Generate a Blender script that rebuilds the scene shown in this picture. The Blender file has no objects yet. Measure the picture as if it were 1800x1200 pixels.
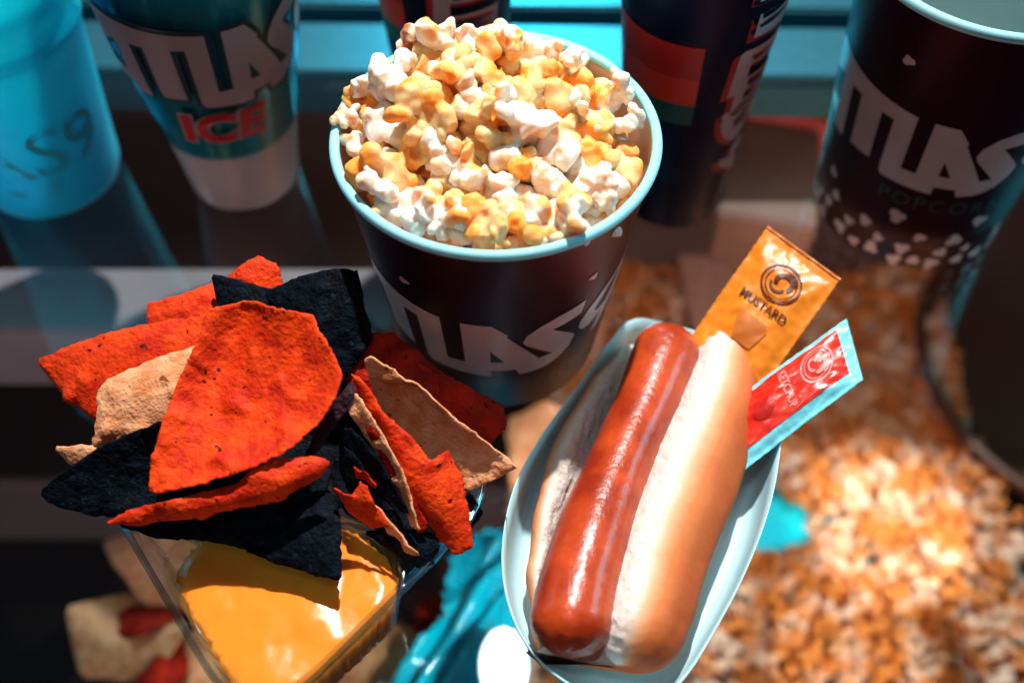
import bpy, bmesh, math, random
import numpy as np
from mathutils import Vector, noise, Matrix
from mathutils.geometry import delaunay_2d_cdt
R = math.radians
sc = bpy.context.scene
col = sc.collection

# ------------------------------------------------------------------ camera
F = 1900.0; TH = R(52.7); H = 0.435
cam_d = bpy.data.cameras.new('camera'); cam = bpy.data.objects.new('camera', cam_d); col.objects.link(cam)
cam_d.sensor_width = 36; cam_d.lens = F / 1800 * 36; cam_d.clip_start = .01; cam_d.clip_end = 50
cam.location = (0, 0, H); cam.rotation_euler = (R(90) - TH, 0, 0)
cam_d.dof.use_dof = True; cam_d.dof.focus_distance = .445; cam_d.dof.aperture_fstop = 3.3
cam_d.dof.aperture_blades = 8
sc.camera = cam

def at(px, py, z):
    """a point of the photo taken to the world height z"""
    a = (px - 900) / F; b = (600 - py) / F
    d = (a, math.cos(TH) + b * math.sin(TH), -math.sin(TH) + b * math.cos(TH))
    t = (z - H) / d[2]
    return Vector((d[0] * t, d[1] * t, z))

# ------------------------------------------------------------------ tags / objects
def tag(o, label=None, cat=None, group=None, kind=None):
    if label: o['label'] = label
    if cat: o['category'] = cat
    if group: o['group'] = group
    if kind: o['kind'] = kind
    return o
def empty(name, loc=(0, 0, 0), rz=0):
    o = bpy.data.objects.new(name, None); col.objects.link(o)
    o.location = loc; o.rotation_euler = (0, 0, rz); o.empty_display_size = .01
    return o
def mesh_obj(name, verts, faces, mat, parent=None, smooth=True, loc=None, uvs=None):
    me = bpy.data.meshes.new(name)
    me.from_pydata([tuple(v) for v in verts], [], [tuple(f) for f in faces])
    me.validate()
    if mat: me.materials.append(mat)
    if smooth: me.polygons.foreach_set('use_smooth', [True] * len(me.polygons))
    me.update()
    o = bpy.data.objects.new(name, me); col.objects.link(o)
    if parent: o.parent = parent
    if loc is not None: o.location = loc
    return o
def recentre(o):
    me = o.data; n = len(me.vertices); a = np.empty(n * 3); me.vertices.foreach_get('co', a)
    a = a.reshape(-1, 3); c = np.array([a[:, 0].mean(), a[:, 1].mean(), a[:, 2].min()])
    me.vertices.foreach_set('co', (a - c).ravel()); me.update()
    o.location = Vector(c) + o.location
    return o

# ------------------------------------------------------------------ materials
def mat(name, color=(.5, .5, .5), rough=.5, spec=.5, coat=0, metal=0, sss=0, sssr=(1, .4, .2), sscale=.003,
        coat_rough=.08, noise_amt=0, noise_scale=80, color2=None, bump=0, bump_scale=200, sheen=0, bump_detail=4, lo=.35, hi=.65):
    m = bpy.data.materials.new(name); m.use_nodes = True
    nt = m.node_tree; b = nt.nodes['Principled BSDF']
    b.inputs['Base Color'].default_value = (*color, 1)
    b.inputs['Roughness'].default_value = rough
    b.inputs['Specular IOR Level'].default_value = spec
    b.inputs['Coat Weight'].default_value = coat
    b.inputs['Coat Roughness'].default_value = coat_rough
    b.inputs['Metallic'].default_value = metal
    if sss:
        b.inputs['Subsurface Weight'].default_value = sss
        b.inputs['Subsurface Radius'].default_value = sssr
        b.inputs['Subsurface Scale'].default_value = sscale
    tc = nt.nodes.new('ShaderNodeTexCoord')
    if color2 is not None:
        n = nt.nodes.new('ShaderNodeTexNoise'); n.inputs['Scale'].default_value = noise_scale; n.inputs['Detail'].default_value = 5
        oi = nt.nodes.new('ShaderNodeObjectInfo'); va = nt.nodes.new('ShaderNodeVectorMath'); va.operation = 'ADD'
        nt.links.new(tc.outputs['Object'], va.inputs[0]); nt.links.new(oi.outputs['Random'], va.inputs[1])
        nt.links.new(va.outputs[0], n.inputs['Vector'])
        r = nt.nodes.new('ShaderNodeMapRange'); r.inputs['From Min'].default_value = lo; r.inputs['From Max'].default_value = hi
        mx = nt.nodes.new('ShaderNodeMix'); mx.data_type = 'RGBA'
        mx.inputs['A'].default_value = (*color, 1); mx.inputs['B'].default_value = (*color2, 1)
        nt.links.new(n.outputs['Fac'], r.inputs['Value']); nt.links.new(r.outputs[0], mx.inputs['Factor'])
        nt.links.new(mx.outputs['Result'], b.inputs['Base Color'])
    if bump:
        n2 = nt.nodes.new('ShaderNodeTexNoise'); n2.inputs['Scale'].default_value = bump_scale; n2.inputs['Detail'].default_value = bump_detail
        nt.links.new(tc.outputs['Object'], n2.inputs['Vector'])
        bp = nt.nodes.new('ShaderNodeBump'); bp.inputs['Strength'].default_value = 1; bp.inputs['Distance'].default_value = bump
        nt.links.new(n2.outputs['Fac'], bp.inputs['Height']); nt.links.new(bp.outputs[0], b.inputs['Normal'])
    return m
def clear_mat(name, tint=(.9, .95, 1), refl=1.0, rough=.03, base=.04, edge=(.6, .85, 1)):
    """thin clear plastic or glass: transparent plus Fresnel gloss"""
    m = bpy.data.materials.new(name); m.use_nodes = True; nt = m.node_tree; nt.nodes.clear()
    out = nt.nodes.new('ShaderNodeOutputMaterial'); mix = nt.nodes.new('ShaderNodeMixShader')
    tr = nt.nodes.new('ShaderNodeBsdfTransparent'); gl = nt.nodes.new('ShaderNodeBsdfGlossy')
    tr.inputs[0].default_value = (*tint, 1); gl.inputs['Roughness'].default_value = rough; gl.inputs[0].default_value = (*edge, 1)
    fr = nt.nodes.new('ShaderNodeFresnel'); fr.inputs['IOR'].default_value = 1.5
    ge = nt.nodes.new('ShaderNodeNewGeometry'); ir = nt.nodes.new('ShaderNodeMapRange')   # rays leave unbent, so the far face mirrors like the near one
    ir.inputs['To Min'].default_value = 1.5; ir.inputs['To Max'].default_value = 1 / 1.5
    nt.links.new(ge.outputs['Backfacing'], ir.inputs['Value']); nt.links.new(ir.outputs[0], fr.inputs['IOR'])
    mr = nt.nodes.new('ShaderNodeMapRange'); mr.inputs['To Min'].default_value = base - .04 * refl; mr.inputs['To Max'].default_value = min(1, refl)
    nt.links.new(fr.outputs[0], mr.inputs['Value']); nt.links.new(mr.outputs[0], mix.inputs[0])
    nt.links.new(tr.outputs[0], mix.inputs[1]); nt.links.new(gl.outputs[0], mix.inputs[2]); nt.links.new(mix.outputs[0], out.inputs[0])
    return m

M = {}
def chip_mat(name, c1, c2, speck, bump, spec=.2, ns=110, amt=.70):
    m = mat(name, c1, .62, spec, color2=c2, noise_scale=ns, bump=bump, bump_scale=480, bump_detail=3)
    nt = m.node_tree; b = nt.nodes['Principled BSDF']; src = b.inputs['Base Color'].links[0].from_socket
    n = nt.nodes.new('ShaderNodeTexNoise'); n.inputs['Scale'].default_value = 300; n.inputs['Detail'].default_value = 1
    tc = nt.nodes.new('ShaderNodeTexCoord'); nt.links.new(tc.outputs['Object'], n.inputs['Vector'])
    r = nt.nodes.new('ShaderNodeMapRange'); r.inputs['From Min'].default_value = amt; r.inputs['From Max'].default_value = amt + .04
    mx = nt.nodes.new('ShaderNodeMix'); mx.data_type = 'RGBA'; mx.inputs['B'].default_value = (*speck, 1)
    nt.links.new(n.outputs['Fac'], r.inputs['Value']); nt.links.new(r.outputs[0], mx.inputs['Factor']); nt.links.new(src, mx.inputs['A'])
    nt.links.new(mx.outputs['Result'], b.inputs['Base Color'])
    return m
M['orange'] = chip_mat('orange_chip', (.90, .062, .002), (.56, .016, .001), (.10, .006, .002), .0009)
M['redchip'] = chip_mat('red_chip', (.42, .014, .002), (.22, .005, .001), (.03, .004, .002), .0011, .1)
M['tan'] = chip_mat('tan_chip', (.88, .42, .21), (.70, .24, .085), (.35, .09, .03), .0010, .2, 130)
M['black'] = chip_mat('blue_corn_chip', (.0014, .0022, .0036), (.004, .008, .014), (.008, .013, .02), .0012, .05, 200, .66)
M['purple'] = chip_mat('purple_corn_chip', (.045, .008, .016), (.02, .006, .014), (.01, .003, .006), .0014)
M['speck'] = mat('char_speck', (.08, .012, .006), .7)
M['queso'] = mat('queso', (.97, .26, .022), .2, .3, coat=.12, coat_rough=.06, sss=.25, sssr=(1, .30, .04), sscale=.007, bump=.0005, bump_scale=95, bump_detail=1.5)
M['clear'] = clear_mat('clear_plastic', (.93, .95, .965), 1.0, .05, .09)
M['bead'] = clear_mat('clear_rim_plastic', (.70, .80, .86), 1.6, .08, .22, (.8, .95, 1))
M['cupshell'] = clear_mat('clear_cup_shell', (.80, .95, 1), 1.3, .1, .10, (.2, .75, .95))
M['navy'] = mat('navy_print', (.014, .002, .009), .38, .30, coat=.02, coat_rough=.28)
M['navyb'] = mat('deep_navy_print', (.003, .005, .022), .38, .30, coat=.02, coat_rough=.25)
M['letter'] = mat('pale_lettering', (.66, .50, .51), .42, .4, coat=.5, coat_rough=.2, color2=(.60, .45, .46), noise_scale=60)
M['paper'] = mat('cup_paper', (.34, .78, .88), .5, .3)
M['inside'] = mat('cup_inside_paper', (.86, .62, .50), .55, .3)
M['inside2'] = mat('grey_inside_paper', (.40, .52, .52), .55, .3)
M['redprint'] = mat('red_print', (.52, .016, .008), .4, .4)
M['redprint2'] = mat('bright_red_print', (.80, .035, .008), .4, .4)
M['greenprint'] = mat('green_print', (.008, .11, .085), .4, .4)
M['dimteal'] = mat('dim_teal_print', (.012, .075, .075), .4, .4)
M['teal'] = mat('teal_sleeve', (.008, .23, .22), .3, .5, coat=.5, coat_rough=.15, color2=(.006, .17, .17), noise_scale=30)
M['darkteal'] = mat('dark_teal_print', (.004, .03, .04), .4)
M['iceplastic'] = mat('pale_cup_plastic', (.66, .53, .52), .3, .5, coat=.5, coat_rough=.15)
M['iceletter'] = mat('pale_pink_lettering', (.45, .33, .34), .4)
M['icered'] = mat('red_lettering', (.70, .012, .012), .4)
M['frost'] = mat('frosted_cyan_plastic', (.004, .48, .62), .5, .2, sss=.6, sssr=(.2, .8, 1), sscale=.03, color2=(.003, .38, .52), noise_scale=18)
M['frosttext'] = mat('grey_print', (.008, .39, .50), .6)
M['boat'] = mat('paper_boat', (.56, .88, .95), .62, .25, color2=(.52, .86, .94), noise_scale=40, bump=.00012, bump_scale=300)
M['mustard'] = mat('mustard_foil', (.90, .27, .018), .36, .5, coat=.15, bump=.00022, bump_scale=50, color2=(.84, .21, .01), noise_scale=30)
M['mustink'] = mat('brown_ink', (.10, .022, .004), .5)
M['mustcup'] = mat('tan_ink', (.66, .19, .035), .4)
M['ketchup'] = mat('ketchup_window', (.86, .045, .02), .3, .5, coat=.25, color2=(.62, .012, .006), noise_scale=90, bump=.0004, bump_scale=80)
M['foil'] = mat('cyan_foil', (.20, .72, .82), .35, .5, bump=.0006, bump_scale=160)
M['ketink'] = mat('pink_ink', (.90, .30, .26), .5)
M['metal'] = mat('brushed_metal', (.06, .22, .28), .36, .5, metal=.75, bump=.00005, bump_scale=900, color2=(.045, .18, .24), noise_scale=400)
M['darkmetal'] = mat('dark_metal', (.006, .035, .05), .4, .5, metal=.5)
M['floor'] = mat('cabinet_floor', (.045, .020, .017), .7, .2, color2=(.022, .014, .014), noise_scale=3)
M['glass'] = clear_mat('counter_glass', (.90, .93, .94), 1.0, .012, .055, (1, 1, 1))
M['cyanwrap'] = mat('cyan_wrapper', (.0, .60, .74), .22, .6, coat=.5, color2=(.0, .42, .58), noise_scale=14)  # glare colour of the crumpled sheet, shared with the liner
M['whitelid'] = mat('white_lid', (.95, .97, .97), .4)  # white of the glare spot, put into a disc
M['brownbowl'] = mat('dark_brown_tray', (.11, .040, .020), .4, .5)
M['bedA'] = mat('bed_popcorn', (.88, .66, .50), .6, .2, color2=(.72, .25, .055), noise_scale=42, lo=.40, hi=.52)
M['card'] = mat('pale_card', (.62, .36, .28), .6)
M['red_paper'] = mat('red_paper', (.50, .10, .09), .6, color2=(.42, .03, .02), noise_scale=8)  # red of a room reflection, put into the block
M['panel'] = mat('cabinet_back_panel', (.16, .12, .125), .5, color2=(.09, .05, .05), noise_scale=5)
M['greybar'] = mat('grey_bar', (.30, .25, .26), .5, color2=(.20, .17, .18), noise_scale=6)  # grey of a room reflection, put into the bar
M['beigecard'] = mat('beige_card', (.22, .13, .10), .6, color2=(.10, .045, .035), noise_scale=10)  # beige of a room reflection, put into the block

M['navy'].node_tree.nodes['Principled BSDF'].inputs['Specular Tint'].default_value = (1, .15, .45, 1)
M['navyb'].node_tree.nodes['Principled BSDF'].inputs['Specular Tint'].default_value = (.35, .4, 1, 1)
# popcorn: white flesh with buttery yellow patches
def pop_mat(name, white, butter, lo, hi, hull=(.42, .10, .015)):
    m = mat(name, white, .5, .3, sss=.8, sssr=(1, .40, .10), sscale=.0055, bump=.00025, bump_scale=12, color2=butter, noise_scale=1.7, lo=lo, hi=hi)
    return m
M['popw'] = pop_mat('white_popcorn', (.98, .86, .76), (.98, .47, .13), .47, .62)
M['popb'] = pop_mat('buttery_popcorn', (.98, .68, .33), (.97, .37, .05), .40, .58)
M['pops'] = pop_mat('speckled_popcorn', (.90, .72, .56), (.50, .20, .09), .54, .62)

# bun: crust by point attribute
def bun_mat():
    m = mat('bun', (.9, .5, .2), .6, .25, sss=.25, sssr=(1, .5, .25), sscale=.004, bump=.0013, bump_scale=330)
    nt = m.node_tree; b = nt.nodes['Principled BSDF']
    at_ = nt.nodes.new('ShaderNodeAttribute'); at_.attribute_name = 'crust'
    n = nt.nodes.new('ShaderNodeTexNoise'); n.inputs['Scale'].default_value = 45; n.inputs['Detail'].default_value = 6
    tc = nt.nodes.new('ShaderNodeTexCoord'); nt.links.new(tc.outputs['Object'], n.inputs['Vector'])
    ma = nt.nodes.new('ShaderNodeMath'); ma.operation = 'MULTIPLY_ADD'; ma.inputs[1].default_value = .30; ma.inputs[2].default_value = -.15
    nt.links.new(n.outputs['Fac'], ma.inputs[0])
    ad = nt.nodes.new('ShaderNodeMath'); ad.operation = 'ADD'
    nt.links.new(at_.outputs['Fac'], ad.inputs[0]); nt.links.new(ma.outputs[0], ad.inputs[1])
    cr = nt.nodes.new('ShaderNodeValToRGB'); e = cr.color_ramp.elements
    e[0].position = 0; e[0].color = (.74, .68, .62, 1); e[1].position = 1; e[1].color = (.50, .085, .016, 1)
    for p, c in ((.22, (.76, .66, .56)), (.42, (.84, .42, .22)), (.66, (.72, .20, .055))):
        k = e.new(p); k.color = (*c, 1)
    bp = [x for x in nt.nodes if x.type == 'BUMP'][0]; mb = nt.nodes.new('ShaderNodeMapRange')
    mb.inputs['From Min'].default_value = .05; mb.inputs['From Max'].default_value = .35; mb.inputs['To Min'].default_value = 1; mb.inputs['To Max'].default_value = .22
    nt.links.new(at_.outputs['Fac'], mb.inputs['Value']); nt.links.new(mb.outputs[0], bp.inputs['Strength'])
    nt.links.new(ad.outputs[0], cr.inputs[0]); nt.links.new(cr.outputs[0], b.inputs['Base Color'])
    return m
M['bun'] = bun_mat()
M['sausage'] = mat('sausage_skin', (.58, .068, .011), .32, .4, coat=.17, coat_rough=.08, sss=.15, sssr=(1, .3, .1), sscale=.004,
                   color2=(.30, .022, .004), noise_scale=55, bump=.00022, bump_scale=430, bump_detail=2)

# ------------------------------------------------------------------ generic shapes
def chaikin(P, it=1, r=.22):
    for _ in range(it):
        Q = []
        for i in range(len(P)):
            a, b = P[i], P[(i + 1) % len(P)]
            Q += [a * (1 - r) + b * r, a * r + b * (1 - r)]
        P = Q
    return P
def resample(P, step):
    P = [np.array(p, float) for p in P]; out = []
    n = len(P)
    for i in range(n):
        a, b = P[i], P[(i + 1) % n]; L = np.linalg.norm(b - a); k = max(1, int(round(L / step)))
        for j in range(k): out.append(a + (b - a) * j / k)
    return out
def patch(pts3, step, bulge=0, seed=0, jitter=.0004, corner=.2, it=2):
    """curved sheet through a closed 3D outline -> verts, faces, boundary count, normal"""
    rnd = random.Random(seed)
    P = chaikin([np.array(p) for p in pts3], it, corner)
    P = resample(P, step)
    P = np.array(P); c = P.mean(0)
    _, _, vt = np.linalg.svd(P - c); ex, ey, ez = vt
    if ez @ (np.array([0, 0, H]) - c) < 0: ez = -ez
    ey = np.cross(ez, ex)
    b2 = [(float((p - c) @ ex), float((p - c) @ ey)) for p in P]
    b2 = [(x + rnd.gauss(0, jitter), y + rnd.gauss(0, jitter)) for x, y in b2]
    hb = (P - c) @ ez
    nb = len(b2)
    # interior points
    xs = [q[0] for q in b2]; ys = [q[1] for q in b2]
    B = np.array(b2)
    pts = list(b2)
    y = min(ys); row = 0
    def inside(x, y):
        r = False; j = nb - 1
        for i in range(nb):
            xi, yi = b2[i]; xj, yj = b2[j]
            if (yi > y) != (yj > y) and x < (xj - xi) * (y - yi) / (yj - yi) + xi: r = not r
            j = i
        return r
    while y < max(ys):
        x = min(xs) + (row % 2) * step * .5
        while x < max(xs):
            if inside(x, y) and np.min((B[:, 0] - x) ** 2 + (B[:, 1] - y) ** 2) > (step * .6) ** 2:
                pts.append((x + rnd.uniform(-.1, .1) * step, y + rnd.uniform(-.1, .1) * step))
            x += step
        y += step * .87; row += 1
    res = delaunay_2d_cdt([Vector(p) for p in pts], [], [list(range(nb))], 1, 1e-7)
    V2 = [(v.x, v.y) for v in res[0]]; faces = [list(f) for f in res[2]]; orig = res[3]
    n = len(V2); h = np.zeros(n); fixed = np.zeros(n, bool)
    for i, o in enumerate(orig):
        if o and o[0] < nb: h[i] = hb[o[0]]; fixed[i] = True
    I = []; J = []
    for f in faces:
        for a in range(3): I += [f[a], f[(a + 1) % 3]]; J += [f[(a + 1) % 3], f[a]]
    I = np.array(I); J = np.array(J); deg = np.maximum(np.bincount(I, minlength=n), 1)
    h[~fixed] = hb.mean()
    d = np.zeros(n)
    for _ in range(500):
        s = np.bincount(I, weights=h[J], minlength=n) / deg; h = np.where(fixed, h, s)
        s = np.bincount(I, weights=d[J], minlength=n) / deg + .01; d = np.where(fixed, 0, s)
    if d.max() > 0: d /= d.max()
    h = h + bulge * d
    V = [c + ex * V2[i][0] + ey * V2[i][1] + ez * h[i] for i in range(n)]
    # boundary order
    order = {}
    for i, o in enumerate(orig):
        for k in o:
            if k < nb: order[k] = i
    ring = [order[k] for k in range(nb) if k in order]
    # face orientation
    if len(faces):
        a, b, cc = [np.array(V[k]) for k in faces[0]]
        if np.cross(b - a, cc - a) @ ez < 0: faces = [f[::-1] for f in faces]
    return np.array(V), faces, ring, ez, d
def vnormals(V, faces):
    N = np.zeros_like(V); Fa = np.array([f[:3] for f in faces])
    fn = np.cross(V[Fa[:, 1]] - V[Fa[:, 0]], V[Fa[:, 2]] - V[Fa[:, 0]])
    for k in range(3): np.add.at(N, Fa[:, k], fn)
    L = np.linalg.norm(N, axis=1, keepdims=True); L[L == 0] = 1
    return N / L
def solidify(V, faces, ring, thick):
    N = vnormals(V, faces); n = len(V)
    back = V - N * thick
    mid = []; c = V[ring].mean(0); m = len(ring)
    for k, i in enumerate(ring):
        t = V[ring[(k + 1) % m]] - V[ring[k - 1]]; o = np.cross(t, N[i]); L = np.linalg.norm(o)
        o = o / L if L > 0 else o
        if o @ (V[i] - c) < 0 and False: o = -o
        mid.append(V[i] - N[i] * thick * .5 + o * thick * .4)
    # check orientation of outward vector by majority
    s = sum(1 if (mid[k] - V[i]) @ (V[i] - c) > 0 else -1 for k, i in enumerate(ring))
    if s < 0:
        mid = [V[i] - N[i] * thick - (mid[k] - V[i]) for k, i in enumerate(ring)]
    W = np.vstack([V, back, np.array(mid)])
    Fs = [list(f) for f in faces] + [[a + n for a in f[::-1]] for f in faces]
    for k in range(m):
        a, b = ring[k], ring[(k + 1) % m]; ma, mb = 2 * n + k, 2 * n + (k + 1) % m
        Fs += [[a, ma, mb, b], [ma, a + n, b + n, mb]]
    return W, Fs
def fix_normals(o):
    bm = bmesh.new(); bm.from_mesh(o.data); bmesh.ops.recalc_face_normals(bm, faces=bm.faces); bm.to_mesh(o.data); bm.free()
    return o

chip_n = 0
def chip(label, pts, m, bulge=.003, thick=.0009, step=.0019, name='tortilla_chip', group='tortilla chips piled in the clear tray', rough=1.0, blister=1.0, folds=()):
    """a curved tortilla chip; pts are (px, py, height)"""
    global chip_n; chip_n += 1
    P = [at(*p) for p in pts]
    V, faces, ring, ez, d = patch(P, step, bulge, chip_n, .00022, .09, 2)
    N = vnormals(V, faces); off = chip_n * 3.7
    for i in range(len(V)):
        p = Vector(V[i])
        q = noise.noise(p * 330 + Vector((off, 0, 0))) * .00035 + noise.noise(p * 160 + Vector((off, 0, 0))) * .0004 + noise.noise(p * 48 + Vector((0, off, 0))) * .0011
        bl = max(0, noise.noise(p * 120 + Vector((0, 0, off))) - .22) * .0048 * blister
        for (fa, fb, fd, fw) in folds:
            A_, B_ = at(*fa), at(*fb); tt = max(0, min(1, (p - A_).dot(B_ - A_) / (B_ - A_).length_squared)); q -= fd * math.exp(-((p - A_.lerp(B_, tt)).length / fw) ** 2)
        V[i] = V[i] + N[i] * (q * rough + bl)
    W, Fs = solidify(V, faces, ring, thick)
    o = mesh_obj(name, W, Fs, m); fix_normals(o); recentre(o)
    return tag(o, label, 'tortilla chip', group)

def lathe(prof, seg=96, a0=0, a1=360, arc=None):
    """prof [(r,z)] -> verts faces, angle measured from -Y towards +X"""
    V = []; Fs = []; full = abs(a1 - a0) >= 359.9
    n = seg if full else seg + 1
    for j in range(n):
        a = R(a0 + (a1 - a0) * j / seg)
        for r, z in prof: V.append((r * math.sin(a), -r * math.cos(a), z))
    k = len(prof)
    for j in range(seg):
        j2 = (j + 1) % n
        for i in range(k - 1): Fs.append([j * k + i, j2 * k + i, j2 * k + i + 1, j * k + i + 1])
    return V, Fs

# letter shapes: x in degrees of arc, y 0..1
LET = [
    [(-124, 0), (-110, 0), (-97, .62), (-97, .86), (-88, 1.10), (-100, 1.0)],      # A: slanted leg
    [(-100, .9), (-90, 1.16), (-78, 1.0), (-66, 1.0), (-66, 0), (-79, 0), (-79, .78), (-96, .62)],
    [(-110, .14), (-112, .34), (-72, .34), (-72, .14)],
    [(-90, 1.16), (-21, 1.0), (-21, .82), (-80, .82)],                            # bar across T and L
    [(-57, .07), (-41, .07), (-41, .9), (-57, .9)],                               # T stem
    [(-33, 0), (-21, 0), (-21, .9), (-33, .9)],                                   # L stem
    [(-33, 0), (-31, -.06), (-1, -.10), (-1, .10), (-12, .17), (-22, .17)],       # L foot
    [(-12, .0), (-12, 1.0), (1, 1.0), (8, .80), (0, .46), (0, -.10), (-8, -.09)], # A left
    [(1, 1.0), (23, .19), (24, -.06), (14, -.09), (12, .03), (6.5, .22), (0, .47), (-2, .9)], # A right diagonal
    [(-2, .03), (-2, .22), (8, .22), (14, .03)],                                  # A crossbar
    [(22.5, -.065), (28, -.03), (34, .06), (39, .20), (41, .36), (40, .44), (30, .46), (30, .215), (22.5, .19)],
    [(41, .38), (38, .49), (27, .75), (17, .69), (14.5, .62), (16, .54), (30, .21), (37, .22)],
    [(14.5, .62), (16, .74), (22, .88), (30, .97), (43, 1.03), (42, .80), (27, .73), (22, .6)],
    # 9
    [(54, .12), (60, .13), (68, .42), (80, 1.10), (72, .98), (62, .64), (56, .30)],
    [(43, .60), (43, .47), (46, .38), (51, .36), (60, .46), (64, .60), (54, .55), (52, .62), (54, .74), (63, .92), (72, 1.02), (80, 1.12), (84, 1.22), (70, 1.08), (56, .95), (47, .76)],
]
def inset_shift(polys, dx, dy):
    return [[(x + dx, y + dy) for x, y in p] for p in polys]
def outline_polys(polys, ex, ey):
    out = list(polys)
    for k in range(8):
        a = k * math.pi / 4; out += inset_shift(polys, ex * math.cos(a), ey * math.sin(a))
    return out
def flat_mesh(polys, gx, gy):
    """union of polygons, with grid points so that it bends"""
    verts = []; faces = []
    for p in polys:
        q = []
        for i in range(len(p)):
            a = p[i]; b = p[(i + 1) % len(p)]; k = max(1, int(max(abs(b[0] - a[0]) / gx, abs(b[1] - a[1]) / gy)))
            for j in range(k): q.append((a[0] + (b[0] - a[0]) * j / k, a[1] + (b[1] - a[1]) * j / k))
        faces.append(list(range(len(verts), len(verts) + len(q)))); verts += q
    X = [v[0] for v in verts]; Y = [v[1] for v in verts]
    x = min(X)
    while x < max(X):
        y = min(Y)
        while y < max(Y): verts.append((x, y)); y += gy
        x += gx
    r = delaunay_2d_cdt([Vector((v[0], v[1])) for v in verts], [], faces, 1, 1e-6)
    def hit(x, y):
        for p in polys:
            c = False; j = len(p) - 1
            for i in range(len(p)):
                xi, yi = p[i]; xj, yj = p[j]
                if (yi > y) != (yj > y) and x < (xj - xi) * (y - yi) / (yj - yi) + xi: c = not c
                j = i
            if c: return True
        return False
    V = [(v.x, v.y) for v in r[0]]
    return V, [list(f) for f in r[2] if hit(sum(V[i][0] for i in f) / len(f), sum(V[i][1] for i in f) / len(f))]
def wrap(name, polys, rfun, mapf, m, parent, off=.0003, gx=3, gy=.2):
    """mapf: (u,v) -> (angle_deg, z)"""
    V2, Fs = flat_mesh(polys, gx, gy); V = []
    for u, v in V2:
        a, z = mapf(u, v); r = rfun(z) + off
        V.append((r * math.sin(R(a)), -r * math.cos(R(a)), z))
    used = sorted({i for f in Fs for i in f}); mp = {k: i for i, k in enumerate(used)}
    o = mesh_obj(name, [V[i] for i in used], [[mp[i] for i in f] for f in Fs], m, parent)
    return fix_normals(o)
def text_polys(s, size=1, offset=0, bold=True, spacing=1.0, shear=0):
    """font text -> (verts2d, faces)"""
    c = bpy.data.curves.new('t', 'FONT'); c.body = s; c.size = size; c.align_x = 'CENTER'; c.offset = offset; c.resolution_u = 3
    c.space_character = spacing; c.shear = shear
    o = bpy.data.objects.new('t', c); col.objects.link(o)
    dg = bpy.context.evaluated_depsgraph_get(); dg.update()
    me = bpy.data.meshes.new_from_object(o.evaluated_get(dg))
    V = [(v.co.x, v.co.y) for v in me.vertices]; Fs = [list(p.vertices) for p in me.polygons]
    bpy.data.objects.remove(o); bpy.data.curves.remove(c); bpy.data.meshes.remove(me)
    return V, Fs
def wrap_text(name, s, size, rfun, ang, z, m, parent, off=.0003, offset=0, spacing=1, shear=0, degper=None):
    V2, Fs = text_polys(s, size, offset, spacing=spacing, shear=shear); V = []
    for x, y in V2:
        zz = z + y; r = rfun(zz) + off; a = math.radians(ang) + x / rfun(z)
        V.append((r * math.sin(a), -r * math.cos(a), zz))
    return mesh_obj(name, V, Fs, m, parent, smooth=False)
def blob(cx, cy, w, h, seed, n=14):
    """three-lobed popcorn print"""
    rnd = random.Random(seed); out = []
    a0 = rnd.uniform(0, 6.28)
    for k in range(3):
        a = a0 + k * 2.1 + rnd.uniform(-.3, .3); ox, oy = math.cos(a) * .45, math.sin(a) * .45; s = rnd.uniform(.42, .62)
        out.append([(cx + w * (ox + s * math.cos(t * 2 * math.pi / n)), cy + h * (oy + s * math.sin(t * 2 * math.pi / n))) for t in range(n)])
    return out

# ------------------------------------------------------------------ popcorn buckets
HB = .129; RB0 = .04875; RB1 = .0667
def bucket(loc, label, icons, HB, RB0, RB1, z0, z1, zt, turn, inner, us=1.0):
    rb = lambda z: RB0 + (RB1 - RB0) * z / HB
    t = empty('popcorn_bucket', loc); tag(t, label, 'popcorn bucket')
    V, Fs = lathe([(RB0 - .004, .006), (RB0 - .0035, 0), (RB0, 0), (rb(.03), .03), (rb(.06), .06), (rb(.09), .09), (RB1, HB - .002)], 128)
    fix_normals(mesh_obj('outer_wall', V, Fs, M['navy'], t))
    V, Fs = lathe([(0, .004), (RB0 - .003, .004), (rb(.06) - .001, .06), (RB1 - .001, HB - .002)], 128)
    mesh_obj('inner_wall', V, Fs, inner, t)
    prof = [(RB1 + .0002 + .0022 * math.cos(k * math.pi / 6), HB + .0002 + .0024 * math.sin(k * math.pi / 6)) for k in range(13)]
    V, Fs = lathe(prof, 128); fix_normals(mesh_obj('rim', V, Fs, M['paper'], t))
    wrap('lettering', LET, rb, lambda u, v: (u * us + turn, z0 + (z1 - z0) * v), M['letter'], t)
    wrap_text('small_text', 'POPCORN', .0115, rb, 8 + turn, zt, M['dimteal'], t, spacing=1.25)
    for k, (u, z, w) in enumerate(icons): wrap('popcorn_print', blob(u, z, w, w * .00095, k + 5), rb, lambda u, v: (u, v), M['letter'], t, gx=3, gy=.004)
    return t
cb = at(877, 575, 0)
rnd = random.Random(4)
icons = [(-38, .094, 2.8), (41, .094, 2.6)]
low = [(u + rnd.uniform(-4, 4), z + rnd.uniform(-.002, .002), rnd.uniform(3.6, 5.5)) for z, du in ((.006, 12.5), (.015, 18), (.025, 27), (.037, 48)) for u in np.arange(-124, 70, du)]
b1 = bucket((cb.x, cb.y, 0), 'large navy popcorn bucket heaped to the rim with popcorn, standing at the centre', icons, HB, RB0, RB1, .0360, .0765, .0175, -3, M['inside'])
c2 = at(1592, 352, 0)
b2 = bucket((c2.x, c2.y, 0), 'empty navy popcorn bucket at the right edge with popcorn shapes printed round its foot', [(-48, .128, 3.2)] + low, .155, .0505, .0615, .061, .101, .045, -17, M['inside2'], .88)

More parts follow.
